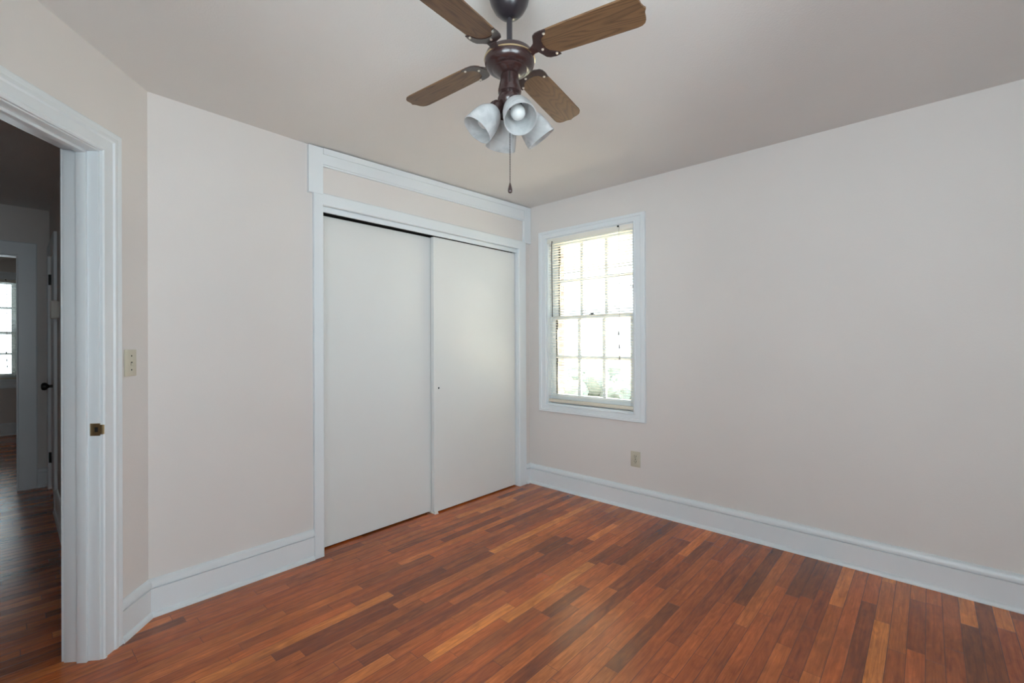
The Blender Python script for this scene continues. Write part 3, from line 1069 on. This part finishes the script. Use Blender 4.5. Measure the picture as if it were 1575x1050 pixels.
# ------------------------------------------------------------------ light switch (slanted wall) and outlet (right wall)
sw = thing('light_switch', AP(0.113, 0.0, 1.163), 'almond toggle light switch plate beside the door casing', 'light switch')
bm = BM()
box(bm, 0.082, 0.150, 0.0, 0.006, 1.106, 1.221, 0.0025, mapA)
obj('cover_plate', bm, M_ALMOND, sw, True)
bm = BM()
box(bm, 0.1085, 0.1175, 0.0055, 0.0072, 1.153, 1.168, 0.0006, mapA)
obj('toggle_collar', bm, M_SLOT, sw)
bm = BM()
prism(bm, [(0.1085, 0.005), (0.1175, 0.005), (0.1165, 0.017), (0.1095, 0.017)], 1.153, 1.163, mapA)
obj('toggle', bm, M_ALMOND, sw)
for zz in (1.1335, 1.1935):
    bm = lathe(BM(), [(0.0, 0.0016), (0.003, 0.0012), (0.0035, 0)], AP(0.113, 0.006, zz), 10, Vector((sa, -ca, 0)), False)
    obj('screw', bm, M_BLACK, sw, True)

ot = thing('electrical_outlet', (0, -1.026, 0.376), 'almond duplex outlet plate low on the wall under the window', 'electrical outlet')
bm = BM()
box(bm, -0.006, 0.0, -1.064, -0.988, 0.318, 0.434, 0.0025)
obj('cover_plate', bm, M_ALMOND, ot, True)
for zc in (0.3565, 0.3955):
    bm = BM()
    poly = [(-1.026 + 0.0165 * math.cos(a), zc + max(-0.0125, min(0.0125, 0.0165 * math.sin(a)))) for a in [2 * math.pi * k / 24 for k in range(24)]]
    prism(bm, poly, 0.0055, 0.0085, lambda x, y, z: Vector((-z, x, y)))
    rc = obj('receptacle', bm, M_ALMOND, ot)
    bm = BM()
    box(bm, -0.0092, -0.0083, -1.0345, -1.0315, zc + 0.000, zc + 0.009)
    box(bm, -0.0092, -0.0083, -1.0205, -1.0180, zc + 0.001, zc + 0.009)
    lathe(bm, [(0, 0.0008), (0.0027, 0.0008), (0.0027, 0)], Vector((-0.0084, -1.026, zc - 0.006)), 10, Vector((-1, 0, 0)), False)
    obj('slots', bm, M_SLOT, rc)
bm = BM()
lathe(bm, [(0.0, 0.0016), (0.003, 0.0012), (0.0035, 0)], Vector((-0.006, -1.026, 0.376)), 10, Vector((-1, 0, 0)), False)
obj('screw', bm, M_BLACK, ot, True)

# ------------------------------------------------------------------ ceiling fan
FX, FYc, FZ = -2.004, -1.608, 2.200
FC = Vector((FX, FYc, 0))
fan = thing('ceiling_fan', (FX, FYc, 2.42), 'brown four-blade ceiling fan with a four-shade light kit', 'ceiling fan')
bm = lathe(BM(), [(0.066, 2.426), (0.068, 2.420), (0.068, 2.395), (0.062, 2.372), (0.050, 2.350), (0.036, 2.335), (0.024, 2.327), (0.014, 2.322)], FC)
obj('canopy', bm, M_IRON, fan, True)
bm = lathe(BM(), [(0.0095, 2.345), (0.0095, 2.215)], FC, 20)
obj('downrod', bm, M_IRON, fan, True)
bm = lathe(BM(), [(0.013, 2.2420), (0.017, 2.2380), (0.017, 2.2120), (0.024, 2.2060)], FC, 20)
tube(bm, [FC + Vector((-0.022, 0.0, 2.226)), FC + Vector((0.022, 0.0, 2.226))], 0.0035, 8)
obj('yoke_collar', bm, M_IRON, fan, True)
bm = lathe(BM(), [(0.020, 2.2140), (0.050, 2.2130), (0.068, 2.2090), (0.078, 2.2030), (0.082, 2.1940), (0.0835, 2.1860), (0.0835, 2.1760), (0.081, 2.1660), (0.076, 2.1590), (0.066, 2.1520), (0.058, 2.1500), (0.055, 2.1460), (0.046, 2.1420), (0.040, 2.1370), (0.030, 2.1320)], FC, 56)
mo = obj('motor_housing', bm, M_BRONZE, fan, True)
bm = lathe(BM(), [(0.0832, 2.1865), (0.0850, 2.1860), (0.0855, 2.1835), (0.0850, 2.1810), (0.0832, 2.1805)], FC, 56, cap=False)
bd = obj('trim_band', bm, M_BAND, mo, True)
bd['label'] = 'thin brassy band round the motor housing'

# blades: built along +x in a local frame, then turned
PHI = -1.4214
PITCH_B, DROOP, BWID, RB = 0.155, 0.060, 0.0545, 0.457


def blade_pt(x, y, z):
    return Vector((x, y, z - y * math.tan(PITCH_B) - DROOP * x - (0.014 * max(0.0, (0.100 - x) / 0.03) if x < 0.1 else 0.0)))


def blade_outline():
    w_, pts = BWID, []
    r0 = 0.112
    half = [(RB, 0.0), (RB - 0.0035, 0.10 * w_), (RB - 0.0075, 0.30 * w_), (RB - 0.0085, 0.48 * w_), (RB - 0.0105, 0.66 * w_), (RB - 0.016, 0.84 * w_), (RB - 0.026, 0.96 * w_), (RB - 0.040, 1.0 * w_),
            (RB - 0.12, 0.985 * w_), (RB - 0.24, 0.945 * w_), (r0 + 0.040, 0.90 * w_), (r0 + 0.020, 0.83 * w_), (r0 + 0.008, 0.68 * w_), (r0, 0.45 * w_), (r0 - 0.002, 0.0)]
    pts = half + [(x, -y) for x, y in half[-2:0:-1]]
    return pts


def mesh_from(bm, name, mat, smooth=False):
    bmesh.ops.remove_doubles(bm, verts=bm.verts, dist=1e-6)
    bmesh.ops.recalc_face_normals(bm, faces=bm.faces)
    if smooth:
        for f in bm.faces:
            f.smooth = True
        for e in bm.edges:
            if len(e.link_faces) == 2 and e.calc_face_angle(0) > math.radians(35):
                e.smooth = False
    me = bpy.data.meshes.new(name)
    bm.to_mesh(me)
    bm.free()
    me.materials.append(mat)
    return me


bm = prism(BM(), blade_outline(), -0.0028, 0.0028, blade_pt)
me_blade = mesh_from(bm, 'fan_blade', M_BLADE)
# blade iron: neck from the motor, widening to a crescent under the root of the blade
hw = BWID
iron = [(0.070, 0.016), (0.092, 0.014), (0.101, 0.018), (0.108, 0.030), (0.116, 0.86 * hw), (0.128, 0.98 * hw), (0.146, 1.02 * hw), (0.166, 0.985 * hw), (0.160, 0.80 * hw), (0.150, 0.66 * hw), (0.138, 0.52 * hw), (0.131, 0.30 * hw), (0.129, 0.0)]
iron = iron + [(x, -y) for x, y in iron[-2::-1]]
bm = prism(BM(), iron, -0.0065, -0.0028, blade_pt)
me_iron = mesh_from(bm, 'blade_iron', M_BRONZE)
me_screws = []
for x, y in ((0.155, 0.80 * hw), (0.155, -0.80 * hw), (0.120, 0.012)):
    bm = lathe(BM(), [(0.0045, 0.0), (0.004, 0.0022), (0.0, 0.003)], blade_pt(x, y, -0.0065), 10, Vector((0, 0, -1)), False)
    me_screws.append(mesh_from(bm, 'screw', M_CHROME, True))
proto = None
for k in range(4):
    if proto is None:
        bl = bpy.data.objects.new('blade', me_blade)
        ir = bpy.data.objects.new('blade_iron', me_iron)
        s_ = [bpy.data.objects.new('screw', q) for q in me_screws]
        proto = (bl, ir, *s_)
    else:
        bl, ir, *s_ = (q.copy() for q in proto)
    for q in (bl, ir, *s_):
        C.objects.link(q)
    bl.parent = fan
    bl.location = (0, 0, FZ - 2.42)
    bl.rotation_euler = (0, 0, PHI + k * math.pi / 2)
    ir.parent = bl
    for q in s_:
        q.parent = bl

# light kit
bm = lathe(BM(), [(0.030, 2.1380), (0.030, 2.1260), (0.031, 2.1180), (0.036, 2.0960), (0.039, 2.0820), (0.038, 2.0740), (0.032, 2.0700), (0.034, 2.0660), (0.039, 2.0600), (0.041, 2.0500), (0.038, 2.0380), (0.028, 2.0260), (0.020, 2.0160), (0.018, 2.0000), (0.012, 1.9920), (0.0, 1.9900)], FC, 40)
obj('switch_housing', bm, M_BRONZE, fan, True)
A0 = math.radians(240)
TILT = math.radians(52)       # shade axis below horizontal
def shade_frame(k):
    a = A0 + k * math.pi / 2
    h = Vector((math.cos(a), math.sin(a), 0))
    ax = (h * math.cos(TILT) + Vector((0, 0, -1)) * math.sin(TILT)).normalized()
    mouth = FC + h * 0.112 + Vector((0, 0, 1.936))
    return h, ax, mouth
SL = 0.098
for k in range(4):
    h, ax, mouth = shade_frame(k)
    neck = mouth - ax * SL
    bm = BM()
    p0 = FC + h * 0.024 + Vector((0, 0, 2.035))
    p1 = neck - ax * 0.022
    tube(bm, [p0, p0 * 0.5 + p1 * 0.5 + Vector((0, 0, 0.004)), p1], 0.010, 12)
    arm = obj('light_arm', bm, M_BRONZE, fan, True)
    bm = lathe(BM(), [(0.010, -0.026), (0.019, -0.022), (0.0235, -0.010), (0.0235, 0.004), (0.020, 0.006)], neck, 24, ax)
    obj('socket_cup', bm, M_BRONZE, arm, True)
    outer = [(0.0215, 0.0), (0.027, 0.006), (0.035, 0.016), (0.0425, 0.030), (0.0475, 0.048), (0.0505, 0.068), (0.0520, 0.086), (0.0530, SL)]
    inner = [(r_ - 0.0028, h_) for r_, h_ in outer]
    bm = lathe(BM(), outer + [(0.0516, SL + 0.0008)] + inner[::-1], neck, 44, ax, False)
    shd = obj('lamp_shade', bm, M_SHADE, fan, True, 60)
    bm = lathe(BM(), [(0.012, 0.004), (0.013, 0.020), (0.017, 0.032), (0.0225, 0.043), (0.0245, 0.053), (0.0225, 0.064), (0.015, 0.073), (0.006, 0.0765), (0, 0.077)], neck, 24, ax, False)
    obj('light_bulb', bm, M_BULB, fan, True)

# pull chain, hanging from the front of the switch housing
vdir = Vector((-3.1283 - FX, -2.6369 - FYc, 0)).normalized()
cp = FC + vdir * 0.036
bm = BM()
zt, zb = 2.128, 1.762
tube(bm, [cp + Vector((0, 0, zt)), cp + Vector((0, 0, zb))], 0.0011, 6)
n = int((zt - zb) / 0.008)
for i in range(n):
    bmesh.ops.create_icosphere(bm, subdivisions=1, radius=0.0017, matrix=Matrix.Translation(cp + Vector((0, 0, zt - i * 0.008))))
pc = obj('pull_chain', bm, M_BLACK, fan, True)
bm = lathe(BM(), [(0.0, 0.034), (0.002, 0.033), (0.0035, 0.027), (0.0062, 0.016), (0.0075, 0.009), (0.0065, 0.003), (0.0035, 0.0), (0, 0)], cp + Vector((0, 0, zb - 0.032)), 18, cap=False)
obj('chain_fob', bm, M_BRONZE, pc, True)

# ------------------------------------------------------------------ outdoors, seen washed out through the blind
bm = BM()
box(bm, 0.3, 90, -60, 90, -0.75, -0.60)
struct('ground', bm, M_GRASS, 'lawn outside the house', 'lawn')
bm = BM()
prism(bm, [(22, -40), (27, -40), (27, 80), (22, 80)], -0.605, -0.585)
struct('road', bm, M_ROAD, 'grey road across the lawn outside the bedroom window', 'road')

bm = BM()
prism(bm, [(0.3, -9), (4.6, -9), (4.6, 9), (0.3, 9)], -0.605, -0.57)
struct('bounce_slab', bm, M_CONC, 'unseen pale concrete slab, added to bounce sunlight up through the bedroom window', 'bounce_slab')  # out of view; added to throw sunlight up onto the bedroom ceiling


def blob(cx, cy, cz, rx, ry, rz, n, seed):
    rnd = random.Random(seed)
    bm = BM()
    for i in range(n):
        th, ph = rnd.random() * 6.283, math.acos(rnd.uniform(-0.4, 1))
        k = rnd.uniform(0.45, 0.8)
        c = Vector((cx + rx * k * math.sin(ph) * math.cos(th), cy + ry * k * math.sin(ph) * math.sin(th), cz + rz * k * math.cos(ph)))
        s = rnd.uniform(0.28, 0.5) * min(rx, ry, rz)
        res = bmesh.ops.create_icosphere(bm, subdivisions=2, radius=s, matrix=Matrix.Translation(c))
        for v in res['verts']:
            v.co += (v.co - c).normalized() * s * rnd.uniform(-0.18, 0.18)
    return bm


for i, (x, y, rx, rz, lab) in enumerate(((7.5, 4.2, 1.3, 0.75, 'green shrub outside, seen at the right through the blind'), (9.0, 8.4, 1.5, 0.8, 'green shrub outside, seen in the middle through the blind'))):
    t_ = thing('shrub', (x, y, -0.6), lab, 'shrub', 'shrubs outside the bedroom window')
    obj('foliage', blob(x, y, -0.1, rx, rx, rz, 34, 11 + i), M_LEAF, t_, True)
    bm = BM()
    tube(bm, [(x, y, -0.62), (x, y, 0.1)], 0.05, 8)
    obj('stem', bm, M_BARK, t_, True)
